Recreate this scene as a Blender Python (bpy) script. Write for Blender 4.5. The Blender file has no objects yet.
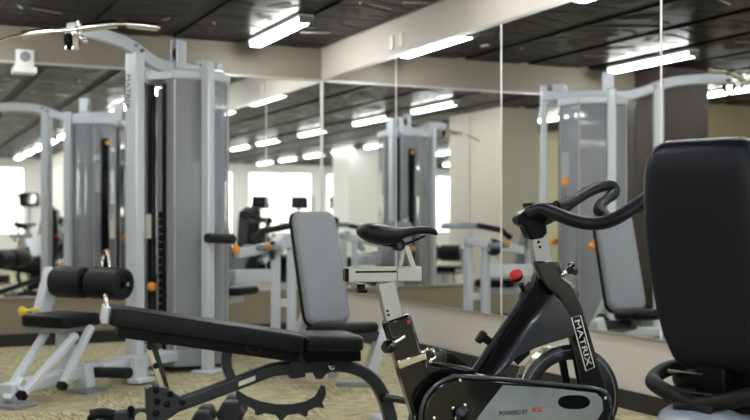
import bpy, bmesh, math, random
from mathutils import Vector, Matrix
random.seed(7)
V = Vector
PI = math.pi
sc = bpy.context.scene
COL = sc.collection

# ------------------------------------------------------------------ camera frame used to measure the place
FPX, CX, HY, H = 1050.0, 375.0, 222.0, 1.05
YAW = math.radians(25)
F = V((math.sin(YAW), math.cos(YAW), 0)); R = V((math.cos(YAW), -math.sin(YAW), 0)); Z = V((0, 0, 1))
def P(px, py, d):
    return V((0, 0, H)) + F*d + R*((px-CX)/FPX*d) + Z*((HY-py)/FPX*d)

class Frame:
    """upright measuring plane: x along its own axis, w away from the viewer, z up"""
    def __init__(s, px0, D, deg):
        s.D = D; t = math.radians(deg); s.c = math.cos(t); s.s = math.sin(t)
        s.r0 = (px0-CX)/FPX*D
        s.O = F*D + R*s.r0
        s.A = R*s.c + F*s.s
        s.W = F*s.c - R*s.s
        s.ang = math.atan2(s.A.y, s.A.x)
    def at(s, px, py, w=0.0):
        k = (px-CX)/FPX
        u = (k*(s.D + w*s.c) - s.r0 + w*s.s)/(s.c - k*s.s)
        d = s.D + u*s.s + w*s.c
        p = s.O + s.A*u + s.W*w
        return V((p.x, p.y, H + (HY-py)/FPX*d))

# ------------------------------------------------------------------ mesh builder (world coordinates)
def mat3(x, y, z):
    return Matrix((x, y, z)).transposed()

class MB:
    def __init__(s): s.v = []; s.f = []
    def add(s, vs, fs):
        o = len(s.v); s.v += [V(p) for p in vs]; s.f += [[i+o for i in f] for f in fs]; return s
    def box(s, c, size, x=V((1,0,0)), y=V((0,1,0)), z=Z):
        c = V(c); hx, hy, hz = [q/2 for q in size]
        vs = [c + x*(hx*a) + y*(hy*b) + z*(hz*e) for a in (-1,1) for b in (-1,1) for e in (-1,1)]
        return s.add(vs, [(0,1,3,2),(4,6,7,5),(0,4,5,1),(2,3,7,6),(0,2,6,4),(1,5,7,3)])
    def b2(s, lo, hi):
        lo = V(lo); hi = V(hi); return s.box((lo+hi)/2, hi-lo)
    def beam(s, p0, p1, w, h, lat=None):
        return s.sweep([p0, p1], w, h, lat)
    def sweep(s, pts, w, h, lat=None):
        pts = [V(p) for p in pts]; n = len(pts); vs = []; fs = []
        for i, p in enumerate(pts):
            t = (pts[min(i+1,n-1)] - pts[max(i-1,0)]).normalized()
            l = lat
            if l is None:
                l = t.cross(Z)
                if l.length < .05: l = R.copy()
            l = (l - t*l.dot(t)).normalized(); u = l.cross(t).normalized()
            for a, b in ((-1,-1),(1,-1),(1,1),(-1,1)): vs.append(p + l*(a*w/2) + u*(b*h/2))
        for i in range(n-1):
            for k in range(4): fs.append((i*4+k, i*4+(k+1)%4, i*4+4+(k+1)%4, i*4+4+k))
        fs += [(3,2,1,0), tuple((n-1)*4+k for k in range(4))]
        return s.add(vs, fs)
    def tube(s, pts, r, n=12, smooth=0, closed=False):
        pts = [V(p) for p in pts]
        if smooth: pts = catmull(pts, smooth, closed)
        m = len(pts); rs = r if isinstance(r, (list, tuple)) else [r]*m
        if len(rs) != m: rs = [rs[min(int(i*len(rs)/m), len(rs)-1)] for i in range(m)]
        vs = []; fs = []; prev = None
        for i, p in enumerate(pts):
            a = pts[(i+1) % m] if closed else pts[min(i+1, m-1)]
            b = pts[i-1] if closed else pts[max(i-1, 0)]
            t = (a-b).normalized()
            if prev is None:
                u = t.cross(Z)
                if u.length < .05: u = t.cross(V((1,0,0)))
            else: u = prev - t*prev.dot(t)
            u.normalize(); prev = u; w = t.cross(u)
            for k in range(n):
                q = 2*PI*k/n; vs.append(p + (u*math.cos(q) + w*math.sin(q))*rs[i])
        for i in range(m if closed else m-1):
            j = (i+1) % m
            for k in range(n): fs.append((i*n+k, i*n+(k+1)%n, j*n+(k+1)%n, j*n+k))
        if not closed: fs += [tuple(reversed(range(n))), tuple((m-1)*n+k for k in range(n))]
        return s.add(vs, fs)
    def cyl(s, p0, p1, r, r1=None, n=28):
        return s.tube([p0, p1], [r, r if r1 is None else r1], n)
    def lathe(s, o, ax, prof, n=40):
        o = V(o); ax = V(ax).normalized(); u = ax.cross(Z)
        if u.length < .05: u = V((1,0,0))
        u.normalize(); w = ax.cross(u); vs = []; fs = []; m = len(prof)
        for r, t in prof:
            for k in range(n):
                q = 2*PI*k/n; vs.append(o + ax*t + (u*math.cos(q)+w*math.sin(q))*r)
        for i in range(m-1):
            for k in range(n): fs.append((i*n+k, i*n+(k+1)%n, i*n+n+(k+1)%n, i*n+n+k))
        if prof[0][0] > 1e-5: fs.append(tuple(reversed(range(n))))
        if prof[-1][0] > 1e-5: fs.append(tuple((m-1)*n+k for k in range(n)))
        return s.add(vs, fs)
    def ring(s, o, ax, r0, r1, t, n=48):
        return s.lathe_closed(o, ax, [(r0,-t/2),(r1,-t/2),(r1,t/2),(r0,t/2)], n)
    def lathe_closed(s, o, ax, prof, n=48):
        o = V(o); ax = V(ax).normalized(); u = ax.cross(Z)
        if u.length < .05: u = V((1,0,0))
        u.normalize(); w = ax.cross(u); vs = []; fs = []; m = len(prof)
        for r, t in prof:
            for k in range(n):
                q = 2*PI*k/n; vs.append(o + ax*t + (u*math.cos(q)+w*math.sin(q))*r)
        for i in range(m):
            j = (i+1) % m
            for k in range(n): fs.append((i*n+k, i*n+(k+1)%n, j*n+(k+1)%n, j*n+k))
        return s.add(vs, fs)
    def prism(s, pts, ext):
        n = len(pts); ext = V(ext); vs = [V(p)-ext/2 for p in pts] + [V(p)+ext/2 for p in pts]
        return s.add(vs, [tuple(range(n)), tuple(range(2*n-1, n-1, -1))] + [(i, n+i, n+(i+1)%n, (i+1)%n) for i in range(n)])
    def pad(s, c, x, y, nrm, lx, ly, th, rc=.04, roll=.02, taper=0.0, crown=0.0):
        """upholstered pad: rounded-rectangle outline, rolled edges; taper narrows the +y end"""
        c = V(c); out = []
        hx, hy = lx/2, ly/2
        for cx_, cy_, a0 in ((hx-rc,hy-rc,0),(-hx+rc,hy-rc,90),(-hx+rc,-hy+rc,180),(hx-rc,-hy+rc,270)):
            for k in range(7):
                a = math.radians(a0+15*k); out.append((cx_+rc*math.cos(a), cy_+rc*math.sin(a)))
        prof = []
        for k in range(5):
            a = PI/2*k/4; prof.append((roll*(1-math.sin(a)), -th/2 + roll*(1-math.cos(a))))
        for k in range(5):
            a = PI/2*k/4; prof.append((roll*(1-math.cos(a)), th/2 - roll*(1-math.sin(a))))
        vs = []; fs = []; n = len(out)
        for ins, t in prof:
            for (px, py) in out:
                qx = px*(hx-ins)/hx; qy = py*(hy-ins)/hy
                qx *= 1 - taper*(qy/hy*.5+.5)
                vs.append(c + x*qx + y*qy + nrm*t)
        m = len(prof)
        for i in range(m-1):
            for k in range(n): fs.append((i*n+k, i*n+(k+1)%n, i*n+n+(k+1)%n, i*n+n+k))
        # inner rings on the top for the crown
        fs.append(tuple(reversed(range(n))))
        base = (m-1)*n; last = base
        for q in (.75, .4):
            st = len(vs)
            for k in range(n):
                p = vs[base+k]; cc = c + nrm*(th/2)
                d = (p-cc); vs.append(cc + d*q + nrm*(crown*(1-q*q)))
            for k in range(n): fs.append((last+k, last+(k+1)%n, st+(k+1)%n, st+k))
            last = st
        fs.append(tuple(last+k for k in range(n)))
        return s.add(vs, fs)
    def ball(s, c, r, n=16, sx=1, ax=Z):
        prof = [(max(r*math.sin(PI*i/10), 0 if i in (0,10) else 1e-4), -r*math.cos(PI*i/10)*sx) for i in range(11)]
        prof[0] = (1e-4, prof[0][1]); prof[-1] = (1e-4, prof[-1][1])
        return s.lathe(c, ax, prof, n)
    def text(s, body, o, xd, yd, width, height, depth=.0015, bold=0.0):
        cu = bpy.data.curves.new('lettering', 'FONT'); cu.body = body; cu.extrude = 0.0; cu.resolution_u = 3; cu.offset = bold
        ob = bpy.data.objects.new('lettering', cu); COL.objects.link(ob)
        dg = bpy.context.evaluated_depsgraph_get(); me = bpy.data.meshes.new_from_object(ob.evaluated_get(dg))
        xs = [v.co.x for v in me.vertices]; ys = [v.co.y for v in me.vertices]
        x0, x1, y0, y1 = min(xs), max(xs), min(ys), max(ys)
        kx = width/(x1-x0); ky = height/(y1-y0); nrm = xd.cross(yd).normalized()
        bm = bmesh.new(); bm.from_mesh(me)
        bmesh.ops.remove_doubles(bm, verts=bm.verts, dist=1e-5)
        r = bmesh.ops.extrude_face_region(bm, geom=bm.faces[:])
        for e in r['geom']:
            if isinstance(e, bmesh.types.BMVert): e.co.z += 1.0
        bm.verts.index_update()
        vs = [V(o) + xd*((v.co.x-(x0+x1)/2)*kx) + yd*((v.co.y-(y0+y1)/2)*ky) + nrm*(v.co.z*depth) for v in bm.verts]
        fs = [[v.index for v in f.verts] for f in bm.faces]
        bm.free(); bpy.data.objects.remove(ob); bpy.data.curves.remove(cu); bpy.data.meshes.remove(me)
        return s.add(vs, fs)
    def build(s, name, mat, parent=None, bevel=0.0, angle=38, label=None):
        root = parent
        inv = Matrix.Identity(4)
        if parent is not None:
            m = Matrix.Identity(4); q = parent
            while q is not None: m = q.matrix_basis @ m; q = q.parent
            inv = m.inverted()
        me = bpy.data.meshes.new(name)
        me.from_pydata([inv @ p for p in s.v], [], s.f)
        bm = bmesh.new(); bm.from_mesh(me); bmesh.ops.recalc_face_normals(bm, faces=bm.faces[:]); bm.to_mesh(me); bm.free()
        me.shade_smooth(); me.set_sharp_from_angle(angle=math.radians(angle))
        o = bpy.data.objects.new(name, me); COL.objects.link(o); me.materials.append(mat)
        if parent is not None: o.parent = parent
        if bevel > 0:
            b = o.modifiers.new('bevel', 'BEVEL'); b.width = bevel; b.segments = 2; b.limit_method = 'ANGLE'; b.angle_limit = math.radians(40)
        if label: o['label'] = label
        return o

def catmull(p, k, closed=False):
    out = []; n = len(p)
    for i in range(n if closed else n-1):
        if closed: a, b, c, d = p[i-1], p[i], p[(i+1)%n], p[(i+2)%n]
        else:
            a = p[i-1] if i else p[0]*2-p[1]; b = p[i]; c = p[i+1]; d = p[i+2] if i+2 < n else p[-1]*2-p[-2]
        for j in range(k):
            t = j/k
            out.append(.5*(2*b + (c-a)*t + (2*a-5*b+4*c-d)*t*t + (3*b-a-3*c+d)*t**3))
    if not closed: out.append(p[-1])
    return out

def tag(o, label, cat, group=None):
    o['label'] = label; o['category'] = cat
    if group: o['group'] = group
    return o
def thing(name, label, cat, loc, ang=0.0, group=None):
    o = bpy.data.objects.new(name, None); COL.objects.link(o)
    o.location = loc; o.rotation_euler = (0, 0, ang); o.empty_display_size = .1
    return tag(o, label, cat, group)
def struct(o): o['kind'] = 'structure'; return o
def dup(root, loc, ang=None):
    r = root.copy(); COL.objects.link(r); r.location = loc
    if ang is not None: r.rotation_euler = (0, 0, ang)
    for ch in list(root.children):
        c = ch.copy(); COL.objects.link(c); c.parent = r
        for g in list(ch.children):
            d = g.copy(); COL.objects.link(d); d.parent = c
    return r

# ------------------------------------------------------------------ materials
def mat(name, col, rough=.5, metal=0.0, bump=0.0, bscale=200, var=0.0, vscale=8, spec=.5, coat=0.0):
    m = bpy.data.materials.new(name); m.use_nodes = True; nt = m.node_tree; b = nt.nodes['Principled BSDF']
    b.inputs['Base Color'].default_value = (*col, 1); b.inputs['Roughness'].default_value = rough; b.inputs['Metallic'].default_value = metal
    b.inputs['Specular IOR Level'].default_value = spec; b.inputs['Coat Weight'].default_value = coat; b.inputs['Coat Roughness'].default_value = .08
    tc = nt.nodes.new('ShaderNodeTexCoord')
    n = nt.nodes.new('ShaderNodeTexNoise'); n.inputs['Scale'].default_value = vscale; n.inputs['Detail'].default_value = 3
    nt.links.new(tc.outputs['Object'], n.inputs['Vector'])
    mr = nt.nodes.new('ShaderNodeMapRange'); mr.inputs['To Min'].default_value = 1-var; mr.inputs['To Max'].default_value = 1+var
    nt.links.new(n.outputs['Fac'], mr.inputs['Value'])
    mx = nt.nodes.new('ShaderNodeVectorMath'); mx.operation = 'SCALE'; mx.inputs[0].default_value = col
    nt.links.new(mr.outputs[0], mx.inputs['Scale']); nt.links.new(mx.outputs[0], b.inputs['Base Color'])
    if bump:
        n2 = nt.nodes.new('ShaderNodeTexNoise'); n2.inputs['Scale'].default_value = bscale
        nt.links.new(tc.outputs['Object'], n2.inputs['Vector'])
        bp = nt.nodes.new('ShaderNodeBump'); bp.inputs['Strength'].default_value = bump; bp.inputs['Distance'].default_value = .002
        nt.links.new(n2.outputs['Fac'], bp.inputs['Height']); nt.links.new(bp.outputs[0], b.inputs['Normal'])
    return m
def emis(name, col, s):
    m = bpy.data.materials.new(name); m.use_nodes = True; nt = m.node_tree; nt.nodes.clear()
    e = nt.nodes.new('ShaderNodeEmission'); e.inputs[0].default_value = (*col, 1); e.inputs[1].default_value = s
    o = nt.nodes.new('ShaderNodeOutputMaterial'); nt.links.new(e.outputs[0], o.inputs[0]); return m
def clear(name, tint, fac, rough=.03):
    m = bpy.data.materials.new(name); m.use_nodes = True; nt = m.node_tree; b = nt.nodes['Principled BSDF']
    b.inputs['Base Color'].default_value = (*tint, 1); b.inputs['Roughness'].default_value = rough
    t = nt.nodes.new('ShaderNodeBsdfTransparent'); mx = nt.nodes.new('ShaderNodeMixShader'); mx.inputs[0].default_value = fac
    nt.links.new(t.outputs[0], mx.inputs[1]); nt.links.new(b.outputs[0], mx.inputs[2])
    nt.links.new(mx.outputs[0], nt.nodes['Material Output'].inputs[0]); return m

M = dict(
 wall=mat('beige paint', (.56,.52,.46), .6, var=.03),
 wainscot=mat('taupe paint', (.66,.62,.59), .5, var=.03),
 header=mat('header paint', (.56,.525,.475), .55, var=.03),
 header_back=mat('dark taupe header', (.235,.21,.17), .55, var=.04),  # back header, set darker than the right header
 wainscot_back=mat('dark olive taupe wall', (.27,.235,.165), .55, var=.04),  # back wall below the mirrors, set darker than the right wall
 white=mat('white paint', (.86,.86,.85), .5, var=.03),
 olive=mat('olive beige paint', (.46,.42,.28), .6, var=.04),
 brown=mat('dark brown panel', (.035,.025,.022), .45, var=.1),
 base=mat('black rubber baseboard', (.012,.012,.013), .45),
 ceil=mat('dark metal ceiling tile', (.0095,.0085,.0078), .30, 0, var=.2, vscale=2, spec=.045),
 slot=mat('black slot', (.004,.004,.004), .6),
 glint=mat('painted slot glint', (.55,.52,.48), .3, .6),  # glint of reflecting slots put into a pale metal colour
 silver=mat('silver powder coat', (.66,.705,.78), .34, .2, bump=.05, bscale=500, var=.04),
 silver_dark=mat('grey powder coat', (.28,.30,.33), .4, .3, var=.05),
 charcoal=mat('charcoal powder coat', (.020,.023,.031), .34, .1, bump=.06, bscale=600, var=.08),
 vinyl=mat('black vinyl', (.006,.0068,.0095), .38, bump=.08, bscale=450, var=.1, spec=.20),
 vinyl_grey=mat('grey vinyl', (.215,.23,.262), .42, bump=.1, bscale=400, var=.06),
 foam=mat('black foam', (.010,.011,.015), .55, bump=.2, bscale=350, var=.1, spec=.25),
 black=mat('gloss black', (.003,.003,.004), .14, coat=.4),
 black_satin=mat('satin black', (.0042,.0046,.006), .30, spec=.12),
 fairing=mat('slate fairing', (.045,.049,.062), .22, .2, coat=.4),
 shell=mat('black seat shell', (.0050,.0072,.0130), .40, bump=.05, bscale=350, spec=.22),
 rubber=mat('black rubber', (.006,.007,.009), .5, spec=.22, bump=.12, bscale=300),
 grip=mat('slate rubber grip', (.008,.009,.014), .36, bump=.1, bscale=500, spec=.22),
 chrome=mat('chrome', (.82,.82,.80), .12, 1.0),
 alu=mat('brushed aluminium', (.46,.455,.44), .34, .55, var=.04, vscale=40),
 brass=mat('pale steel rim', (.62,.56,.42), .2, 1.0),
 steel=mat('dark steel', (.030,.032,.037), .26, .5),
 red=mat('red plastic', (.62,.012,.02), .3),
 orange=mat('orange plastic', (.90,.33,.02), .35),
 yellow=mat('yellow plastic', (.85,.62,.03), .35),
 label=mat('white label', (.75,.74,.70), .5),
 label_grey=mat('grey placard', (.38,.39,.40), .5),
 letters=mat('white lettering', (.78,.78,.78), .45),
 letters_dark=mat('dark lettering', (.03,.03,.035), .5),
 cover=mat('blue grey cover panel', (.34,.39,.42), .12, .2, var=.35, vscale=9, coat=.5),
 plastic=mat('blue grey plastic', (.25,.29,.34), .32, var=.05, coat=.2),
 screen=mat('dark screen', (.02,.022,.03), .1),
 hexr=mat('hex rubber', (.016,.018,.025), .42, bump=.1),
)
def mirror_mat():
    m = bpy.data.materials.new('mirror silvering'); m.use_nodes = True; b = m.node_tree.nodes['Principled BSDF']
    b.inputs['Base Color'].default_value = (.955,.97,.96,1); b.inputs['Metallic'].default_value = 1; b.inputs['Roughness'].default_value = 0.0; return m
M['mirror'] = mirror_mat()
M['smoke'] = clear('smoked acrylic', (.47,.49,.56), .42, .025)
M['glass'] = clear('window glass', (.8,.9,.95), .12)
M['tube'] = emis('fluorescent diffuser', (1,1,.975), 22.0)
def carpet():
    m = bpy.data.materials.new('striated carpet'); m.use_nodes = True; nt = m.node_tree; b = nt.nodes['Principled BSDF']
    b.inputs['Roughness'].default_value = .95; b.inputs['Specular IOR Level'].default_value = .15
    tc = nt.nodes.new('ShaderNodeTexCoord')
    mp = nt.nodes.new('ShaderNodeMapping'); mp.inputs['Rotation'].default_value = (0,0,math.radians(10)); mp.inputs['Scale'].default_value = (105,7,1)
    nt.links.new(tc.outputs['Object'], mp.inputs[0])
    n1 = nt.nodes.new('ShaderNodeTexNoise'); n1.inputs['Scale'].default_value = 1; n1.inputs['Detail'].default_value = 2.5; n1.inputs['Roughness'].default_value = .6
    nt.links.new(mp.outputs[0], n1.inputs['Vector'])
    # carpet tiles: every other tile turned a quarter
    mp2 = nt.nodes.new('ShaderNodeMapping'); mp2.inputs['Rotation'].default_value = (0,0,math.radians(10)); mp2.inputs['Scale'].default_value = (7,105,1)
    nt.links.new(tc.outputs['Object'], mp2.inputs[0])
    n2 = nt.nodes.new('ShaderNodeTexNoise'); n2.inputs['Scale'].default_value = 1; n2.inputs['Detail'].default_value = 2.5; n2.inputs['Roughness'].default_value = .6
    nt.links.new(mp2.outputs[0], n2.inputs['Vector'])
    ck = nt.nodes.new('ShaderNodeTexChecker'); ck.inputs['Scale'].default_value = 1.65
    mp3 = nt.nodes.new('ShaderNodeMapping'); mp3.inputs['Rotation'].default_value = (0,0,math.radians(10)); mp3.inputs['Location'].default_value = (0,0,.3)
    nt.links.new(tc.outputs['Object'], mp3.inputs[0]); nt.links.new(mp3.outputs[0], ck.inputs['Vector'])
    mx = nt.nodes.new('ShaderNodeMix'); nt.links.new(ck.outputs['Fac'], mx.inputs[0]); nt.links.new(n1.outputs['Fac'], mx.inputs[2]); nt.links.new(n2.outputs['Fac'], mx.inputs[3])
    cr = nt.nodes.new('ShaderNodeValToRGB'); e = cr.color_ramp.elements
    e[0].position = .36; e[0].color = (.13,.115,.062,1); e[1].position = .64; e[1].color = (.62,.58,.39,1)
    q = e.new(.47); q.color = (.39,.355,.215,1)
    nt.links.new(mx.outputs[0], cr.inputs[0]); nt.links.new(cr.outputs[0], b.inputs['Base Color'])
    bp = nt.nodes.new('ShaderNodeBump'); bp.inputs['Strength'].default_value = .03; bp.inputs['Distance'].default_value = .004
    nt.links.new(mx.outputs[0], bp.inputs['Height']); nt.links.new(bp.outputs[0], b.inputs['Normal'])
    return m
M['carpet'] = carpet()

# ------------------------------------------------------------------ the room
XR, YB, HC = 3.78, 9.30, 2.70        # right wall, back wall, ceiling
XL, YF, YREC = -9.0, -10.0, 11.3     # far left wall, rear wall, back of the recess
ZM0, ZM1, ZB = .42, 2.386, .105
struct(MB().b2((XL-.1,YF-.1,-.1),(XR+.15,YREC+.1,0)).build('floor', M['carpet']))
struct(MB().b2((XL-.1,YF-.1,HC+.02),(XR+.15,YREC+.1,HC+.12)).build('ceiling', M['slot']))
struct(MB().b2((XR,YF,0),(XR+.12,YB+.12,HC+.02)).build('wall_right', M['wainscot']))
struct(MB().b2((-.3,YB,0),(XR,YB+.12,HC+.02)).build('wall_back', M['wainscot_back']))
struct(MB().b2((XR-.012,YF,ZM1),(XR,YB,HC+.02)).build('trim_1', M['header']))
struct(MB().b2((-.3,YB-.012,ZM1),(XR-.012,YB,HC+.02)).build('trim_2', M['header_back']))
struct(MB().b2((-3.5,YREC,0),(-.3,YREC+.12,HC+.02)).build('wall_recess', M['olive']))
struct(MB().b2((-.30,YB+.12,0),(-.18,YREC,HC+.02)).build('wall_return', M['wall']))
struct(MB().b2((-.55,YB-.5,0),(.05,YB+.12,HC+.02)).build('wall_pilaster', M['brown']))
struct(MB().b2((-3.62,-.4,0),(-3.5,YREC,HC+.02)).build('wall_alcove', M['olive']))
struct(MB().b2((XL,-.4,0),(-3.62,-.28,HC+.02)).build('wall_partition', M['white']))
struct(MB().b2((-1.1,4.2,0),(-.45,5.7,HC+.02)).build('wall_block', M['wall']))
struct(MB().b2((XL-.12,YF,0),(XL,-.28,HC+.02)).build('wall_left', M['white']))
wins = [(-8.6,-6.6),(-6.2,-4.2),(-3.8,-1.8),(-1.4,.6),(1.0,3.3)]
rw = MB().b2((XL,YF-.12,0),(XR,YF,.7)).b2((XL,YF-.12,2.5),(XR,YF,HC+.02))
xe = XL
for a, b in wins + [(XR,XR)]:
    if a > xe: rw.b2((xe,YF-.12,.7),(a,YF,2.5))
    xe = b
struct(rw.build('wall_front', M['white']))
for i, (a, b) in enumerate(wins):
    fr = MB()
    for lo, hi in (((a,0,.7),(b,0,.75)),((a,0,2.45),(b,0,2.5)),((a,0,.7),(a+.05,0,2.5)),((b-.05,0,.7),(b,0,2.5)),(((a+b)/2-.025,0,.7),((a+b)/2+.025,0,2.5))):
        fr.b2((lo[0],YF-.1,lo[2]),(hi[0],YF-.03,hi[2]))
    w = struct(fr.build('window_%d' % (i+1), M['white']))
    MB().b2((a+.03,YF-.07,.72),(b-.03,YF-.06,2.48)).build('pane', M['glass'], w)
struct(MB().b2((XR-.014,YF,0),(XR,YB,ZB)).build('baseboard_right', M['base']))
struct(MB().b2((.05,YB-.014,0),(XR-.014,YB,ZB)).build('baseboard_back', M['base']))
struct(MB().b2((XL,YF,0),(XR-.014,YF+.014,ZB)).build('baseboard_front', M['base']))
struct(MB().b2((-3.5,-.4,0),(-3.486,YREC,ZB)).build('baseboard_left', M['base']))
struct(MB().b2((-2.75,-3.9,0),(-1.85,-3.0,HC+.02)).build('wall_pillar', M['white']))
# channels that hold the mirrors
struct(MB().b2((XR-.016,-6.8,ZM0-.014),(XR,YB,ZM0)).b2((XR-.016,-6.8,ZM1),(XR-.010,YB,ZM1+.022)).build('trim_3', M['alu']))
struct(MB().b2((.05,YB-.016,ZM0-.014),(XR-.016,YB,ZM0)).b2((.05,YB-.018,ZM1),(XR-.016,YB-.010,ZM1+.022)).build('trim_4', M['alu']))
PW = 1.613
sm_ = MB()
for k in range(1,10): sm_.b2((XR-.0095,YB-.008-PW*k-.004,ZM0),(XR-.002,YB-.008-PW*k+.010,ZM1))
struct(sm_.build('trim_8', M['white']))
struct(MB().b2((XR-.022,YB-.0105,ZM0),(XR-.009,YB-.0085,ZM1)).build('trim_9', M['white']))
order = ['first','second','third','fourth','fifth','sixth','seventh','eighth','ninth','tenth']
for k in range(10):
    y1 = YB-.008-PW*k; y0 = y1-PW+.006
    o = MB().b2((XR-.008,y0+.006,ZM0),(XR-.001,y1-.006,ZM1)).build('wall_mirror', M['mirror'])
    tag(o, 'tall mirror panel on the right wall, %s from the corner' % order[k], 'mirror', 'mirror panels on the right wall')
for k, (x0, x1) in enumerate(((XR-.02-PW, XR-.016), (XR-.02-2*PW, XR-.026-PW), (.05, XR-.026-2*PW))):
    o = MB().b2((x0,YB-.008,ZM0),(x1,YB-.001,ZM1)).build('wall_mirror', M['mirror'])
    tag(o, 'tall mirror panel on the back wall, %s from the corner' % order[k], 'mirror', 'mirror panels on the back wall')

# ceiling panels: slotted dark metal tiles with wide black reveals one way and thin joints the other
TX, TY = .765, 1.25
til, slo, shi = MB(), MB(), MB()
nx = int((XR-XL)/TX)+1; ny = int((YREC-YF)/TY)+2
for i in range(nx):
    x1 = XR-.05-i*TX; x0 = x1-TX+.135
    if x0 < XL: continue
    for j in range(ny):
        y1 = 11.55-j*TY; y0 = y1-TY+.016
        if y1 < YF: continue
        y1 = min(y1, YREC); y0 = max(y0, YF)
        if y1-y0 < .2: continue
        til.b2((x0,y0,HC),(x1,y1,HC+.02))
        cx, cy = (x0+x1)/2, (y0+y1)/2
        fl = 1 if (i+j) % 2 else -1
        def dash(mb, dx, dy, ang, ln, wd, th=.004):
            px, py = cx+dx*fl, cy+dy
            if not (x0+.03 < px < x1-.03 and y0+.05 < py < y1-.05): return
            a = math.radians(ang*fl); u = V((math.cos(a), math.sin(a), 0)); v = V((-u.y, u.x, 0))
            mb.box((px,py,HC-th/2+.001), (ln,wd,th), u, v)
        dash(slo,-.16,.40,62,.20,.052); dash(slo,-.06,.36,62,.20,.052)
        dash(slo,.17,-.36,62,.20,.052); dash(slo,.07,-.42,62,.20,.052)
        dash(slo,.12,.22,25,.42,.024); dash(slo,-.10,-.08,25,.42,.024); dash(slo,.16,.02,25,.26,.024)
        dash(slo,-.17,-.30,-20,.30,.024); dash(slo,.20,.42,-20,.22,.016); dash(slo,-.20,.14,-20,.24,.020)
        if random.random() < .55: dash(shi,.02,.08,25,.26,.010,.006)
        if random.random() < .5: dash(shi,-.18,.02,70,.10,.016,.006)
        if random.random() < .4: dash(shi,.20,-.16,-20,.20,.010,.006)
struct(til.build('trim_5', M['ceil'])); struct(slo.build('trim_6', M['slot'])); struct(shi.build('trim_7', M['glint']))  # last mesh: pale dashes imitating light caught on the slots

# fluorescent strips
def make_light():
    t = thing('ceiling_light', '', 'ceiling light', (0,0,HC-.004))
    MB().b2((-.065,-.63,HC-.03),(.065,.63,HC-.004)).build('housing', M['white'], t)
    MB().sweep([V((0,-.61,HC-.05)),V((0,.61,HC-.05))], .105, .045).build('diffuser', M['tube'], t, bevel=.012)
    for s_ in (-1,1): MB().box((0,s_*.622,HC-.048),(.115,.022,.055)).build('end_cap', M['silver_dark'], t)
    return t
lights = []
for x in (3.02, .57): lights += [(x, y) for y in (8.40, 5.6)]
lights += [(-1.86, 9.85), (-1.86, 7.4), (-1.86, 5.2), (3.02, 3.5), (.57, 3.5), (-1.86, 2.6)]
lights += [(x, y) for x in (3.02,.57,-1.86,-4.3,-6.75) for y in (-1.4,-3.2,-5.0,-6.8,-8.6)]  # rear strips spaced closer, extra ones added to brighten the reflected room
lights += [(3.02, 1.0), (.57, 1.0)]
px_, name_x = None, {3.02:'row beside the right wall', .57:'second row from the right', -1.86:'third row from the right', -4.3:'fourth row from the right', -6.75:'fifth row from the right'}
l0 = make_light()
seen = {}
for i, (x, y) in enumerate(lights):
    o = l0 if i == 0 else dup(l0, (x, y, HC-.004))
    o.location = (x, y, HC-.004)
    if (x, y) == (3.02, 8.40): lb = 'bright fluorescent strip light on the dark ceiling nearest the mirrored corner'
    elif (x, y) == (.57, 8.40): lb = 'fluorescent strip light left of the weight tower, seen at upper right in the mirror'
    elif (x, y) == (-1.86, 9.85): lb = 'fluorescent strip light beside the recess wall, seen at the right edge in the mirror'
    else:
        r = sum(1 for q in lights if q[0] == x and q[1] > y)
        lb = 'ceiling strip light in the %s, %s from the back' % (name_x[x], order[r])
    tag(o, lb, 'ceiling light', 'fluorescent strip lights on the ceiling')

# plates on the right header, box on the back header
for k, px in enumerate((393.5, 403.0)):
    a = math.atan((px-CX)/FPX)+YAW; y = XR/math.tan(a); d = math.hypot(XR, y)*math.cos(a-YAW)
    z = H + (HY-(43-(k*3)))/FPX*d
    t = MB().box((XR-.017,y,z),(.010,.075,.115)).build('wall_plate', M['label'], bevel=.003)
    tag(t, 'blank white wall plate on the right header, %s one' % ('left-hand' if k == 0 else 'right-hand'), 'wall plate', 'white plates on the header')
pb = P(25, 58, 8.82)
t = thing('wall_speaker', 'small white box with round dial fixed to the back header above the mirror', 'speaker', (pb.x, YB-.012, ZM1))
MB().box((pb.x, YB-.045, pb.z+.0),(.145,.06,.14)).build('housing', M['white'], t, bevel=.006)
MB().box((pb.x, YB-.055, pb.z-.10),(.19,.085,.05)).build('bracket', M['white'], t, bevel=.004)
MB().lathe((pb.x, YB-.075, pb.z+.01),(0,-1,0),[(.042,0),(.042,.008),(.03,.010),(.028,.004),(.001,.004)]).build('dial', M['silver_dark'], t)

# ------------------------------------------------------------------ the multi-gym weight tower
TW = V((1.98, 7.46, 0)); ax = V((-.81,-.586,0)).normalized(); bx = Z.cross(ax)
def Q(t, b, z): return TW + ax*t + bx*b + Z*z
gym = thing('weight_machine', 'tall silver multi-gym tower with smoked panels, lat arm and roller seat by the mirrored corner', 'gym machine', TW, math.atan2(ax.y, ax.x))
OR, Z0, Z1 = .30, .16, 2.045
angs = [math.radians(22.5+45*k) for k in range(8)]
oc = [(math.cos(a), math.sin(a)) for a in angs]
def octa(r, z): return [Q(c*r, s*r, z) for c, s in oc]
MB().prism(octa(OR+.01, .10), Z*.12).build('base_box', M['silver_dark'], gym, bevel=.01)
MB().prism(octa(OR+.02, 2.08), Z*.07).build('top_plate', M['silver'], gym, bevel=.012)
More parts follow.
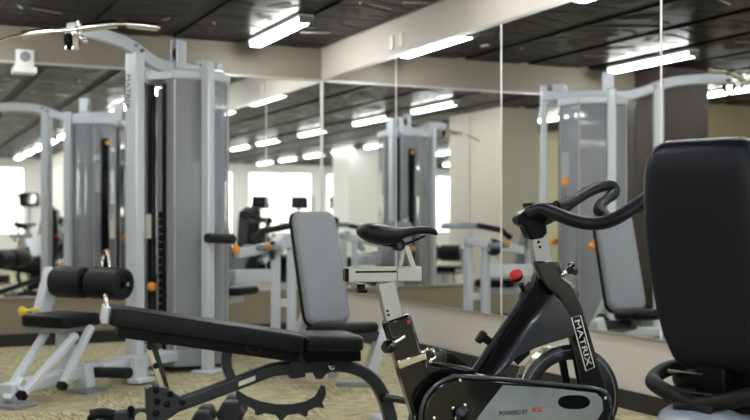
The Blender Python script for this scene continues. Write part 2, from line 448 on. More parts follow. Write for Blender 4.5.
# shroud panels, open slot bays towards the seats (+t and -t)
for k in range(8):
    c0, s0 = oc[k]; c1, s1 = oc[(k+1) % 8]
    mid = ((c0+c1)/2, (s0+s1)/2)
    slot_face = abs(mid[0]) > .9*OR/OR and abs(mid[1]) < .1
    def seg(f0, f1, nm='panel'):
        a0 = V((c0+(c1-c0)*f0, s0+(s1-s0)*f0)); a1 = V((c0+(c1-c0)*f1, s0+(s1-s0)*f1))
        n = (Q(mid[0], mid[1], 0)-TW).normalized()
        pts = [Q(a0.x*OR, a0.y*OR, Z0), Q(a1.x*OR, a1.y*OR, Z0), Q(a1.x*OR, a1.y*OR, Z1), Q(a0.x*OR, a0.y*OR, Z1)]
        MB().prism(pts, n*.008).build(nm, M['smoke'], gym)
    if slot_face: seg(0, .14); seg(.58, 1.0)
    else: seg(.01, .99)
# guide posts at the bays
for s_ in (1, -1):
    MB().beam(Q(.15, s_*.305, 0.02), Q(.15, s_*.305, 2.17), .07, .07, ax).build('upright', M['silver'], gym, bevel=.01)
    MB().box(Q(.15, s_*.32, .012), (.20,.16,.024), ax, bx).build('foot_plate', M['silver'], gym, bevel=.004)
for k in range(8):
    c0, s0 = oc[k]
    MB().cyl(Q(c0*OR, s0*OR, Z0), Q(c0*OR, s0*OR, Z1), .0075, n=8).build('edge_highlight', M['alu'], gym)  # bright rods added to draw highlight lines on the facet corners
nR = ax*math.cos(math.radians(-135))+bx*math.sin(math.radians(-135)); tR = Z.cross(nR)
ap_ = OR*math.cos(PI/8)
MB().box(TW+nR*(ap_+.010)+Z*1.22,(.075,.012,1.36),tR,nR).build('rear_slot', M['black_satin'], gym)
MB().box(TW+nR*(ap_+.010)+tR*-.075+Z*.98,(.05,.010,.20),tR,nR).build('placard', M['label'], gym)
for z_, r_k in ((.74,.034),(1.85,.022)): MB().cyl(TW+nR*ap_+Z*z_,TW+nR*(ap_+.05)+Z*z_,.008).ball(TW+nR*(ap_+.06)+Z*z_,r_k).build('selector_pin', M['orange'], gym, label='orange selector pin knob')
# weight stack inside
ws = MB()
for k in range(17): ws.box(Q(.10, 0, .22+k*.055), (.13,.26,.048), ax, bx)
ws.build('weight_stack', M['steel'], gym, bevel=.003)
ws = MB()
for k in range(15): ws.box(Q(-.12, 0, .22+k*.055), (.13,.26,.048), ax, bx)
ws.build('weight_stack', M['steel'], gym, bevel=.003)
for (t_,b_) in ((.05,.20),(-.18,.16),(.05,-.20),(-.18,-.16)):
    MB().beam(Q(t_,b_,.16), Q(t_,b_,2.02), .045, .045, ax).build('highlight_post', M['silver'], gym, bevel=.006)  # pale posts added inside to give the panels vertical highlight strips
gr = MB()
for t_ in (.10,-.12):
    for b_ in (-.09,.09): gr.cyl(Q(t_, b_, .16), Q(t_, b_, 2.02), .011)
gr.build('guide_rod', M['chrome'], gym)
MB().box(Q(0,0,1.1),(.03,.34,1.8),ax,bx).build('inner_panel', M['silver_dark'], gym)
# dark trim channel and selector chain at the bay facing the seat
MB().box(Q(OR-.03, -.10, 1.09), (.05,.03,1.86), ax, bx).box(Q(OR-.03, .03, 1.09), (.05,.025,1.86), ax, bx).build('slot_trim', M['black_satin'], gym)
MB().box(Q(-OR+.03, -.075, 1.09), (.05,.03,1.86), ax, bx).build('slot_trim', M['black_satin'], gym)
for (t_, b_, z_) in ((OR+.02,-.045,.60),(-OR-.02,-.02,.88)):
    s_ = 1 if t_ > 0 else -1
    k_ = MB().cyl(Q(t_-s_*.05,b_,z_),Q(t_,b_,z_),.008).ball(Q(t_+s_*.012,b_,z_),.032).build('selector_pin', M['orange'], gym, label='orange selector pin knob')
# placards
MB().box(Q(OR+.004,-.10,1.02),(.006,.05,.17),ax,bx).build('placard', M['label'], gym)
n45 = (ax*math.cos(math.radians(45))+bx*math.sin(math.radians(45)))
t45 = Z.cross(n45)
n135 = (-ax+bx).normalized(); t135 = Z.cross(n135)
MB().box(TW+n135*(OR*.93)+t135*.05+Z*1.50,(.10,.008,.30),t135,n135).build('placard', M['label_grey'], gym)
MB().box(TW+n135*(OR*.935)+t135*.05+Z*1.40,(.07,.009,.06),t135,n135).build('placard_mark', M['orange'], gym)
n_r = (-ax-bx).normalized(); t_r = Z.cross(n_r)
MB().box(TW+n_r*(OR*.93)+t_r*.05+Z*1.50,(.10,.008,.30),t_r,n_r).build('placard', M['label_grey'], gym)
MB().box(TW+n_r*(OR*.935)+t_r*-.02+Z*1.04,(.05,.009,.17),t_r,n_r).build('placard', M['label'], gym)
# horizontal handle pads near the post
MB().tube([P(207,238,7.2),P(233,239,7.38)],.034,16).build('handle_roller', M['foam'], gym)
MB().cyl(P(233,240,7.38),P(236,249,7.4),.01).ball(P(236.5,250,7.4),.03).build('knob', M['orange'], gym)
MB().beam(Q(-.42,-.06,.02), Q(-.42,-.06,2.25), .055, .06, bx).build('upright', M['silver'], gym, bevel=.008)
# front post and lat arm
pt = .55
MB().beam(Q(pt,0,.05), Q(pt,0,2.20), .105, .085, bx).build('front_post', M['silver'], gym, bevel=.012)
MB().box(Q(pt,0,.03),(.22,.2,.03),ax,bx).build('foot_plate', M['silver'], gym, bevel=.004)
tx = MB()
nf = (-F).normalized()
fv = bx if bx.dot(F) < 0 else -bx
tx.text('MATRIX', Q(pt+.0428,-.022,1.93), -Z, bx, .23, .036, .002)
tx.build('lettering', M['letters_dark'], gym)
arm = catmull([Q(1.15,0,2.26), Q(.98,0,2.268), Q(.82,0,2.262), Q(.68,0,2.25), Q(.56,0,2.222), Q(.43,0,2.175), Q(.28,0,2.142), Q(.1,0,2.15), Q(-.44,-.03,2.155)], 6)
MB().sweep(arm, .06, .085, bx).build('lat_arm', M['silver'], gym, bevel=.01)
for t_, z_ in ((.58,2.24),(.52,2.215)): MB().cyl(Q(t_,-.05,z_),Q(t_,.05,z_),.012,n=12).build('bolt', M['silver_dark'], gym)
for (t_, b_, h_) in ((.13,.05,.25),(-.30,-.06,.17)):
    MB().box(Q(t_, b_, 2.09+h_/2), (.10,.012,h_), ax, bx).box(Q(t_, b_-.05, 2.09+h_/2), (.10,.012,h_), ax, bx).build('pulley_bracket', M['silver'], gym, bevel=.003)
    MB().lathe(Q(t_, b_-.04, 2.09+h_*.62), bx, [(.0,0),(.045,.0),(.045,.004),(.038,.012),(.045,.020),(.045,.028),(.0,.028)], 24).build('pulley', M['black_satin'], gym)
pu = MB()
pu.lathe(Q(1.13,-.015,2.19), bx, [(.0,0),(.055,0),(.055,.006),(.045,.015),(.055,.024),(.055,.03),(.0,.03)], 28)
pu.build('pulley', M['black_satin'], gym)
MB().box(Q(1.13,.03,2.20),(.05,.006,.13),ax,bx).box(Q(1.13,-.03,2.20),(.05,.006,.13),ax,bx).build('pulley_bracket', M['chrome'], gym)
# lat bar hanging from the arm
LB = P(77, 30, 6.55)
bar = thing('lat_pulldown_bar', 'long chrome lat bar with bent ends hanging under the silver arm', 'lat bar', LB)
lb_pts = [(-18,48),(0,41),(18,36),(50,32),(78,29),(117,24),(140,24.5),(160,27.5)]
MB().tube([P(x,y,6.35 + (x+18)*.0011) for x, y in lb_pts], .011, 12, smooth=6).build('bar', M['chrome'], bar)
for g in (((22,35.5),(52,31.5)),((82,28),(117,24)),((127,24),(158,27.2))):
    MB().tube([P(x,y,6.35+(x+18)*.0011) for x, y in g], .026, 14).build('grip', M['chrome'], bar)
hk = P(77,30,6.455)
MB().tube([hk+Z*.055, hk+Z*.03, hk+Z*.01, hk], .010, 10).ball(hk+V((0,0,-.02)), .022).ball(hk+R*.03-Z*.05, .020).ball(hk+R*.05-Z*.07,.016).build('hook', M['chrome'], bar)
# seat station
MB().beam(Q(.25,.06,.12), Q(1.05,.12,.12), .15, .075).build('base_beam', M['silver'], gym, bevel=.01)
MB().beam(Q(1.0,.10,.13), Q(1.78,.14,.09), .10, .075).build('base_beam', M['silver'], gym, bevel=.01)
for (t_, b_, w_) in ((1.77,.16,.26),(1.17,.17,.16)):
    MB().box(Q(t_,b_,.012),(.17,w_,.024),ax,bx).build('foot_plate', M['silver_dark'], gym, bevel=.004)
MB().beam(Q(1.77,.16,.02), Q(1.66,.15,.13), .07, .09).build('foot_leg', M['silver'], gym, bevel=.008)
MB().beam(Q(1.17,.17,.02), Q(1.17,.14,.17), .075, .085, ax).build('foot_leg', M['silver'], gym, bevel=.008)
MB().box(Q(.78,.24,.10),(.12,.05,.16),ax,bx).box(Q(.78,.26,.03),(.16,.1,.03),ax,bx).build('foot_bracket', M['silver'], gym, bevel=.006)
MB().cyl(P(86,372,6.62), P(129,373,6.42), .034).build('foot_roller', M['foam'], gym)
MB().beam(Q(1.28,.08,.1), Q(1.22,.04,.40), .09, .085, bx).build('seat_post', M['silver'], gym, bevel=.008)
for (p, q) in (((46,332,6.45),(9,391,6.05)),((76,335,6.30),(23,394,5.92)),((91,326,6.45),(63,384,6.2))):
    p = P(*p); q = P(*q)
    e = MB().beam(p, q, .048, .038).build('strut', M['silver'], gym, bevel=.008)
    dr = (q-p).normalized()
    MB().beam(q-dr*.005, q+dr*.03, .052, .043).build('end_cap', M['black_satin'], e)
MB().cyl(P(9,388,6.05),P(26,390,5.94),.016).build('cross_bar', M['silver'], gym)
MB().box(Q(1.22,.02,.395),(.34,.30,.03),ax,bx).build('seat_plate', M['silver_dark'], gym, bevel=.004)
MB().pad(Q(1.24,.03,.447), ax, bx, Z, .37, .38, .075, .06, .016, .12, .004).build('seat', M['vinyl'], gym)
MB().beam(Q(1.12,-.30,.40), Q(.98,-.32,.74), .07, .10, bx).build('roller_upright', M['silver'], gym, bevel=.008)
MB().box(Q(1.022,-.283,.70),(.075,.006,.03),ax,bx).build('placard', M['orange'], gym)
MB().beam(Q(1.12,-.32,.43), Q(1.15,.0,.43), .06, .05).build('yoke', M['silver'], gym, bevel=.006)
MB().cyl(Q(.98,-.33,.66),Q(.98,.33,.66),.014).build('roller_axle', M['chrome'], gym)
for b0, b1 in ((-.285,-.02),(.03,.30)):
    r_ = MB().lathe(Q(.98,b0,.66), bx, [(.085,0),(.100,.012),(.102,.03),(.102,b1-b0-.03),(.100,b1-b0-.012),(.085,b1-b0),(.055,b1-b0),(.05,b1-b0-.012),(.0,b1-b0-.012)], 36).build('thigh_roller', M['foam'], gym)
    nb = MB()
    for k in range(12):
        a = 2*PI*k/12; nb.ball(Q(.98,b1-.004,.66)+ax*(.068*math.cos(a))+Z*(.068*math.sin(a)), .011, 8)
    nb.cyl(Q(.98,b1-.02,.66),Q(.98,b1+.012,.66),.024)
    nb.build('end_cap', M['black_satin'], r_)
MB().tube([Q(.92,.05,.76),Q(.90,.05,.84),Q(.92,.10,.85),Q(.92,.12,.76)],.010,10,smooth=4).build('hoop', M['chrome'], gym)
MB().cyl(P(40,309,6.74),P(24,311,6.72),.010).ball(P(22.5,311,6.72),.03).build('knob', M['yellow'], gym)
def PL(x, y, d): return P(x, y, d+.13)
# leg station on the far side of the tower, next to the mirrors
MB().beam(Q(-.25,.06,.12), Q(-1.15,.10,.12), .09, .075).build('base_beam', M['silver'], gym, bevel=.01)
for px in (275.5, 291.5):
    c = PL(px, 300, 8.2 if px < 280 else 8.3); c.z = 0
    MB().beam(c+Z*.02, c+Z*.90, .075, .06, R).build('leg_post', M['silver'], gym, bevel=.008)
    MB().box(c+Z*.012,(.14,.2,.024),R,F).build('foot_plate', M['silver'], gym, bevel=.004)
MB().beam(PL(272,303,8.24), PL(295,303,8.3), .05, .06).build('cross_bar', M['silver'], gym, bevel=.006)
MB().beam(PL(236,254,8.0), PL(300,241,8.3), .09, .075).build('top_beam', M['silver'], gym, bevel=.01)
MB().beam(PL(232,277,7.9), PL(270,276,8.2), .08, .11).build('link_beam', M['silver'], gym, bevel=.01)
MB().tube([PL(252,240,8.05),PL(262,231,8.1),PL(290,226,8.2)], .026, 14).build('leg_roller', M['foam'], gym)
MB().pad(PL(262,248,8.1), R, F, Z, .30,.12,.05,.03,.02).build('arm_pad', M['plastic'], gym)
MB().beam(PL(262,262,8.1), PL(289,236,8.25), .06,.05).build('lever', M['silver'], gym, bevel=.006)
MB().lathe(PL(270,250,8.12),R,[(.0,0),(.07,0),(.075,.01),(.075,.04),(.0,.05)],28).build('cam', M['charcoal'], gym)
MB().ball(PL(268,246,8.0), .024).build('knob', M['orange'], gym)
MB().pad(PL(297,226,8.35), (R*.9+F*.43).normalized(), F, (Z*.9-R*.43).normalized(), .24,.2,.06,.03,.02).build('knee_pad', M['plastic'], gym)
cb = V((2.34,8.02,0)); nrm = (V((.45,.35,0))).normalized(); lt = Z.cross(nrm)
MB().pad(cb+Z*.80, lt, (Z-nrm*.2).normalized(), (nrm+Z*.2).normalized(), .36,.52,.07,.07,.03,.08,.01).build('backrest', M['vinyl_grey'], gym)
MB().pad(cb+nrm*.24+Z*.50, lt, nrm, Z, .36,.36,.07,.07,.03).build('seat', M['vinyl'], gym)
MB().beam(cb-nrm*.06+Z*.02, cb-nrm*.06+Z*.80, .07,.07, lt).build('seat_post', M['silver'], gym, bevel=.006)
MB().beam(cb-nrm*.06+Z*.43, cb+nrm*.38+Z*.43, .07,.06, lt).build('seat_beam', M['silver'], gym, bevel=.006)

# ------------------------------------------------------------------ near black adjustable bench
fb = Frame(250, 5.1, 17)
bench = thing('weight_bench', 'black padded weight bench with charcoal frame in front, next to the spin bike', 'weight bench', fb.O, fb.ang)
b = fb.at
def prism_px(mb, fr, pts, w0, th): return mb.prism([fr.at(x, y, w0) for x, y in pts], fr.W*th)
# back pad, thick and slightly inclined
p0 = b(110,310); p1 = b(300,338); ud = (p1-p0).normalized(); up = fb.W.cross(ud)
if up.z < 0: up = -up
L = (p1-p0).length
MB().pad((p0+p1)/2-up*.02, ud, fb.W, up, L, .29, .085, .03, .012, 0, .001).build('back_pad', M['vinyl'], bench)
MB().box((p0+p1)/2-up*.085+ud*.015, (L*.93,.24,.05), ud, fb.W, up).build('pad_board', M['black_satin'], bench, bevel=.006)
MB().box(p0-ud*.018-up*.02,(.035,.20,.08),ud,fb.W,up).build('end_bracket', M['silver'], bench, bevel=.008)
MB().tube([p0-ud*.01-up*.01-fb.W*.08, p0-ud*.03+up*.055-fb.W*.06, p0-ud*.03+up*.055+fb.W*.06, p0-ud*.01-up*.01+fb.W*.08],.009,10,smooth=5).build('handle', M['chrome'], bench)
MB().tube([b(246,347,-.17),b(248,353,-.18),b(258,353,-.18),b(260,348,-.17)],.008,10,smooth=4).build('pad_loop', M['black_satin'], bench)
q0 = b(299,341); q1 = b(357,341); ud2 = (q1-q0).normalized(); up2 = V((0,0,1))
MB().pad((q0+q1)/2+Z*.0, ud2, fb.W, Z, (q1-q0).length, .30, .08, .035, .025, .08, .006).build('seat_pad', M['vinyl'], bench)
MB().box((q0+q1)/2-Z*.062,((q1-q0).length*.92,.24,.05),ud2,fb.W,Z).build('pad_board', M['black_satin'], bench, bevel=.006)
mf = MB()
mf.sweep(catmull([b(165,409),b(215,391),b(262,373),b(275,369),b(300,366.5),b(335,365),b(356,369),b(372,379),b(383,396),b(389,414),b(392,431)],5), .07, .062, fb.W)
mf.build('main_frame', M['charcoal'], bench, bevel=.01)
MB().box(b(247,381,-.037),(.085,.004,.022),(b(262,373)-b(215,391)).normalized(),fb.W,Z).build('placard', M['label'], bench)
prism_px(MB(), fb, [(289,341),(304,341),(304,376),(289,378)], 0, .085).build('seat_bracket', M['charcoal'], bench, bevel=.006)
gu = MB(); gu.prism([b(x,y,0) for x,y in [(145,388),(152,384),(166,387),(182,398),(186,404),(170,416),(150,425),(146,424)]], fb.W*.10)
gu.build('gusset', M['charcoal'], bench, bevel=.006)
bo = MB()
for x, y in ((156,390),(170,394),(157,401),(167,404),(182,402),(156,413)):
    MB().lathe(b(x,y,-.05), -fb.W, [(.0,0),(.017,0),(.017,.010),(.010,.014),(.0,.014)], 6).build('bolt', M['black_satin'], bench)
MB().sweep([b(x,y) for x,y in ((228,350),(226,358),(227,368),(231,378),(236,386))], .06, .045, fb.W).build('hinge_arm', M['charcoal'], bench, bevel=.006)
# ladder strut
MB().sweep([b(147,343,-.03),b(155,366,-.03),b(164,394,-.03)], .02, .025, fb.W).build('support_strut', M['chrome'], bench, bevel=.003)
MB().sweep([b(153,343,.03),b(160,366,.03),b(168,394,.03)], .02, .025, fb.W).build('support_strut', M['charcoal'], bench, bevel=.003)
MB().cyl(b(150,347,-.06),b(150,347,.06),.015).cyl(b(156,366,-.05),b(156,366,.05),.014).build('strut_pin', M['black_satin'], bench)
# toothed selector arc
arc_top = [(236,389),(247,396),(260,401),(276,404),(292,404),(306,401),(315,396),(319,389),(321,385)]
arc_bot = []
outer = catmull([V((325,386,0)),V((325.5,395,0)),V((321,403,0)),V((312,409,0)),V((300,413,0)),V((285,415,0)),V((270,414,0)),V((256,410,0)),V((244,404,0)),V((236,398,0))],6)
for i, p in enumerate(outer):
    n_ = i % 9
    off = 5.0 if (i > 10 and n_ in (4,5)) else (2.0 if (i > 10 and n_ in (3,6)) else 0)
    c_ = V((283,380,0)); dr = (p-c_).normalized()
    arc_bot.append(((p+dr*off).x, (p+dr*off).y))
prism_px(MB(), fb, arc_top+arc_bot, .02, .014).build('selector_plate', M['charcoal'], bench, bevel=.002)
prism_px(MB(), fb, [(312,372),(338,364),(341,367),(326,374),(322,379),(316,379)], -.045, .012).build('selector_hook', M['charcoal'], bench)
MB().lathe(b(331,366,-.04),-fb.W,[(0,0),(.017,0),(.017,.02),(.009,.03),(0,.03)],16).build('pivot_bolt', M['chrome'], bench)
g0 = b(384,397,-.03); g1 = b(408,401,-.10)
MB().lathe(g0, (g1-g0), [(.024,0),(.024,.02),(.019,.02),(.019,(g1-g0).length),(.012,(g1-g0).length),(.012,(g1-g0).length-.01),(0,(g1-g0).length-.01)], 24).build('peg', M['steel'], bench)
MB().lathe(b(383,397,-.034),-fb.W,[(0,0),(.026,0),(.026,.012),(.014,.016),(0,.016)],20).build('bolt_cap', M['black_satin'], bench)
fz = b(393,420); fz.z = .02
MB().box(fz,(.09,.52,.04),fb.A,fb.W).build('foot', M['silver'], bench, bevel=.008)
rl = b(150,418); rl.z = .07
MB().sweep([b(160,412),b(135,414),b(112,417),rl-fb.A*.26+Z*.02],.055,.05,fb.W).build('rear_frame', M['charcoal'], bench, bevel=.008)
MB().box(V((rl.x,rl.y,.04))-fb.A*.22,(.09,.60,.06),fb.A,fb.W).build('foot', M['charcoal'], bench, bevel=.008)
for s_ in (-1,1):
    MB().lathe(V((rl.x,rl.y,.06))-fb.A*.22+fb.W*(s_*.33),fb.W,[(0,-.02),(.058,-.02),(.06,-.012),(.06,.012),(.058,.02),(0,.02)],28).build('wheel', M['rubber'], bench)
MB().tube([b(90,415,-.12),b(102,413,-.12),b(114,415,-.12)],.024,14,smooth=3).build('grip', M['rubber'], bench)
MB().cyl(b(131,409,-.03),b(131,418,-.03),.012).ball(b(131,409,-.03),.017).build('pop_pin', M['black_satin'], bench)
MB().lathe(b(141,418,-.03),-fb.W,[(0.022,0),(.03,0),(.03,.012),(.022,.012)],24).build('pin_ring', M['chrome'], bench)
MB().beam(V((rl.x,rl.y,.06))-fb.A*.2, V((rl.x,rl.y,0.06))+fb.A*.1, .06,.06).build('floor_beam', M['charcoal'], bench, bevel=.006)
MB().beam(b(158,418), V((rl.x,rl.y,.06))+fb.A*.07, .07,.07).build('rear_leg', M['charcoal'], bench, bevel=.006)

# ------------------------------------------------------------------ grey incline bench behind
Hd = (R*math.cos(math.radians(58)) - F*math.sin(math.radians(58))); Ld = Z.cross(Hd)
B0 = P(328, 330, 6.75); B0.z = 0
ib = thing('incline_bench', 'incline bench with a raised grey backrest beside the mirrored corner', 'weight bench', B0, math.atan2(Hd.y, Hd.x))
upb = (Z*.955 - Hd*.29).normalized(); nb_ = (Hd*.955 + Z*.29).normalized()
MB().pad(B0+Z*.755-Hd*.10, Ld, upb, nb_, .315,.76,.075,.07,.03,-.0,.008).build('backrest', M['vinyl_grey'], ib)
MB().pad(B0+Z*.755-Hd*.10-nb_*.028, Ld, upb, nb_, .335,.78,.035,.075,.012).build('back_shell', M['black_satin'], ib)
MB().pad(B0+Hd*.22+Z*.385, Ld, (Hd+Z*.08).normalized(), (Z-Hd*.08).normalized(), .32,.36,.075,.06,.03).build('seat', M['vinyl'], ib)
MB().beam(B0-Hd*.02+Z*.40, B0-Hd*.20+Z*.95, .05,.05, Ld).build('back_tube', M['charcoal'], ib, bevel=.006)
MB().beam(B0-Hd*.12+Z*.64, B0-Hd*.62+Z*.06, .055,.06, Ld).build('rear_leg', M['silver'], ib, bevel=.006)
MB().box(B0-Hd*.62+Z*.03,(.08,.50,.05),Hd,Ld).build('rear_foot', M['silver_dark'], ib, bevel=.006)
MB().beam(B0-Hd*.62+Z*.10, B0+Hd*.10+Z*.30, .06,.06, Ld).build('spine', M['silver_dark'], ib, bevel=.006)
MB().box(B0+Hd*.1+Z*.325,(.34,.10,.05),Hd,Ld).build('seat_bracket', M['silver_dark'], ib, bevel=.006)
ft = P(352,380,6.75); ft.z = 0
lt0 = P(384,329,6.8)
MB().beam(lt0, ft+R*.10+Z*.03, .065,.075).build('front_leg', M['silver'], ib, bevel=.008)
MB().beam(B0+Hd*.1+Z*.30, lt0-Z*.04, .06,.06).build('side_arm', M['charcoal'], ib, bevel=.006)
MB().tube([lt0-R*.17-Z*.06, lt0-R*.05+Z*.0],.04,14).build('leg_roller', M['foam'], ib)
MB().box(ft+Z*.015+R*.03,(.26,.12,.03),R,F).build('front_foot', M['silver_dark'], ib, bevel=.006)
MB().beam(ft-R*.12+Z*.05, B0+Z*.22, .06,.06).build('brace', M['silver_dark'], ib, bevel=.006)

# ------------------------------------------------------------------ spin bike
fs = Frame(480, 4.0, 13); s = fs.at
bike = thing('spin_bike', 'black spin bike with silver posts and slim saddle, in focus in front', 'spin bike', fs.O, fs.ang)
# saddle: lofted cross sections, rear to nose  (px, top y, half width m, depth px)
sad = [(357,232,.022,3),(359,229.5,.055,9),(363.5,227,.071,14.5),(372,226,.078,19.5),(382,227.5,.073,20),(392,229.5,.058,17),(402,230.8,.040,11),(413,229.8,.029,8),(424,229,.024,7),(431,229.6,.021,7.5),(435.5,232,.016,6.5),(437.5,235.5,.007,3)]
vs = []; fcs = []; nseg = 20
def sg(v, e): return math.copysign(abs(v)**e, v)
for (px, ty, hw, dp) in sad:
    c = s(px, ty-3.2); D_ = dp*1.06*fs.D/FPX
    for k in range(nseg):
        a = 2*PI*k/nseg
        vs.append(c + fs.W*(hw*sg(math.cos(a), .75)) + Z*(-D_/2 + D_/2*sg(math.sin(a), .75)))
n = len(sad)
for i in range(n-1):
    for k in range(nseg): fcs.append((i*nseg+k, i*nseg+(k+1)%nseg, (i+1)*nseg+(k+1)%nseg, (i+1)*nseg+k))
fcs += [tuple(range(nseg)), tuple((n-1)*nseg+k for k in reversed(range(nseg)))]
sd = MB().add(vs, fcs).build('saddle', M['vinyl'], bike, angle=60)
m_ = sd.modifiers.new('sub', 'SUBSURF'); m_.levels = 1; m_.render_levels = 2
MB().tube([s(370,238,-.03),s(385,245,-.022),s(405,244,-.018),s(425,236,-.01)],.0045,8,smooth=4).tube([s(370,238,.03),s(385,245,.022),s(405,244,.018),s(425,236,.01)],.0045,8,smooth=4).build('saddle_rail', M['black_satin'], bike)
MB().lathe(s(400,245,-.035),fs.W,[(0,0),(.020,0),(.023,.006),(.023,.064),(.020,.07),(0,.07)],20).build('saddle_clamp', M['black_satin'], bike)
MB().lathe(s(400,246,-.042),fs.W,[(0,0),(.011,0),(.011,.01),(0,.01)],6).build('clamp_nut', M['steel'], bike)
MB().beam(s(403.5,249),s(400,266.5),.026,.010,fs.W).build('saddle_stem', M['alu'], bike, bevel=.002)
prism_px(MB(), fs, [(402.5,246),(408,245),(415.5,267.5),(410,267.5)], .0, .034).build('saddle_stem', M['alu'], bike, bevel=.002)
MB().box((s(347,274.5)+s(396,274.5))/2,((s(396,274.5)-s(347,274.5)).length,.05,.055),fs.A,fs.W).build('fore_aft_slider', M['alu'], bike, bevel=.004)
MB().box((s(356,271.8,-.0256)+s(396,271.8,-.0256))/2,((s(396,272)-s(355,272)).length,.003,.007),fs.A,fs.W).build('slider_slot', M['black_satin'], bike)
MB().box((s(395,274)+s(420,274))/2,((s(420,274)-s(395,274)).length,.062,.056),fs.A,fs.W).build('slider_block', M['alu'], bike, bevel=.005)
MB().box(s(346,275),(.014,.054,.05),fs.A,fs.W).build('end_cap', M['black_satin'], bike, bevel=.005)
MB().cyl(s(361,284,0),s(361,289,0),.016).box(s(362,291),(.035,.03,.014),fs.A,fs.W).build('slider_lever', M['black_satin'], bike)
e0 = s(385,282); e1 = s(398,340)
MB().beam(e0, e1, .055, .066, fs.W).build('seat_post', M['alu'], bike, bevel=.005)
for x, y in ((387.5,311),(388.5,315)): MB().lathe(s(x,y,-.0275),-fs.W,[(0,0),(.0055,0),(.0055,.001),(0,.001)],12).build('hole', M['slot'], bike)
t0 = s(395.5,317); t1 = s(424,412)
MB().beam(t0, t1, .075, .105, fs.W).build('seat_tube', M['black'], bike, bevel=.012)
dr = (t1-t0).normalized()
cb_ = s(410,359); MB().beam(cb_-dr*.017, cb_+dr*.017, .083, .113, fs.W).build('clamp_band', M['chrome'], bike, bevel=.006)
MB().box(s(408.5,322,-.039),(.008,.002,.014),fs.A,fs.W).build('height_mark', M['red'], bike)
k0 = s(404,337,-.045); k1 = s(391,345,-.085)
MB().cyl(k0,k1,.007).build('post_pin', M['chrome'], bike)
MB().lathe(k1,(k1-k0),[(0,-.008),(.017,-.008),(.024,.0),(.025,.022),(.018,.036),(0,.038)],24).build('post_knob', M['black'], bike)
# lower frame and chain case
prism_px(MB(), fs, [(415,392),(424,352),(430,362),(470,369),(484,372),(500,372),(512,380),(512,460),(420,470)], 0, .07).build('lower_frame', M['black'], bike, bevel=.012)
MB().tube([s(424,351,-.03),s(431,349,-.045),s(436,356,-.045),s(430,362,-.045),s(450,365,-.04),s(474,370,-.04)],.006,8,smooth=5).build('brake_cable', M['chrome'], bike)
MB().lathe(s(438,357,-.02),-fs.W,[(0,0),(.03,0),(.032,.012),(.026,.022),(0,.024)],24).build('bottle_boss', M['steel'], bike)
prism_px(MB(), fs, [(432,350),(452,353),(470,366),(438,362)], .05, .03).build('bottle_tray', M['black_satin'], bike, bevel=.006)
case = [(600,389),(606,393),(610,401),(610,412),(608,422)] + [(560,452),(500,462)] + [(462+46*math.cos(math.radians(a)), 416-42*math.sin(math.radians(a))) for a in range(262,95,-9)]
case = [(455,375),(500,378),(550,383),(600,389),(606,393),(610,401),(610,414),(604,428),(560,446),(500,458),(464,459)] + [(462+42*math.cos(math.radians(a)), 417-42*math.sin(math.radians(a))) for a in range(258,98,-8)]
prism_px(MB(), fs, case, -.085, .05).build('chain_case', M['black'], bike, bevel=.014)
rim_pts = [s(610,402,-.112),s(600,389.5,-.112),s(550,383.5,-.112),s(500,378.5,-.112),s(457,376,-.112)] + [s(462+41*math.cos(math.radians(a)), 417-41*math.sin(math.radians(a)),-.112) for a in range(105,260,12)]
MB().tube(rim_pts, .008, 10, smooth=3).build('case_rim', M['fairing'], bike)
prism_px(MB(), fs, [(503,385),(550,388),(596,393),(602,399),(603,410),(596,422),(540,440),(462,448),(478,417)], -.1105, .004).build('cover_panel', M['cover'], bike)
ov = [(574+16*math.copysign(abs(math.cos(a))**.7,math.cos(a)), 402+7*math.sin(a)-.0) for a in [2*PI*k/28 for k in range(28)]]
prism_px(MB(), fs, ov, -.1135, .003).build('cover_slot', M['black_satin'], bike)
for x, y in ((453,408),(465,405),(456,418),(467,416),(462,413),(434,418),(460,380),(605,398)): MB().lathe(s(x,y,-.111),-fs.W,[(0,0),(.007,0),(.006,.006),(0,.007)],12).build('screw', M['chrome'], bike)
MB().lathe(s(462,413,-.11),-fs.W,[(0,0),(.028,0),(.028,.012),(.012,.02),(.012,.045),(0,.045)],24).build('crank_axle', M['steel'], bike)
ca0 = s(462,413,-.15)
MB().beam(ca0, ca0+fs.A*.04-Z*.17, .02,.03, fs.W).build('crank_arm', M['black_satin'], bike, bevel=.004)
MB().box(ca0+fs.A*.04-Z*.17-fs.W*.06,(.10,.09,.025),fs.A,fs.W).build('pedal', M['black_satin'], bike, bevel=.004)
ca1 = s(462,413,.15)
MB().beam(ca1, ca1-fs.A*.04+Z*.17, .02,.03, fs.W).build('crank_arm', M['black_satin'], bike, bevel=.004)
MB().cyl(s(462,413,-.16),s(462,413,.16),.012).build('axle', M['steel'], bike)
tdir = (s(530,412.5,-.113)-s(502,414.5,-.113)).normalized(); tup = tdir.cross(-fs.W); tup = tup if tup.z > 0 else -tup
MB().text('POWERED BY', s(513.5,412.5,-.1128), tdir, tup, .112, .017, .0012, .022).build('lettering', M['letters_dark'], bike)
MB().text('ICG', s(537,409.6,-.1128), tdir, tup, .036, .019, .0012, .03).build('logo', M['red'], bike)
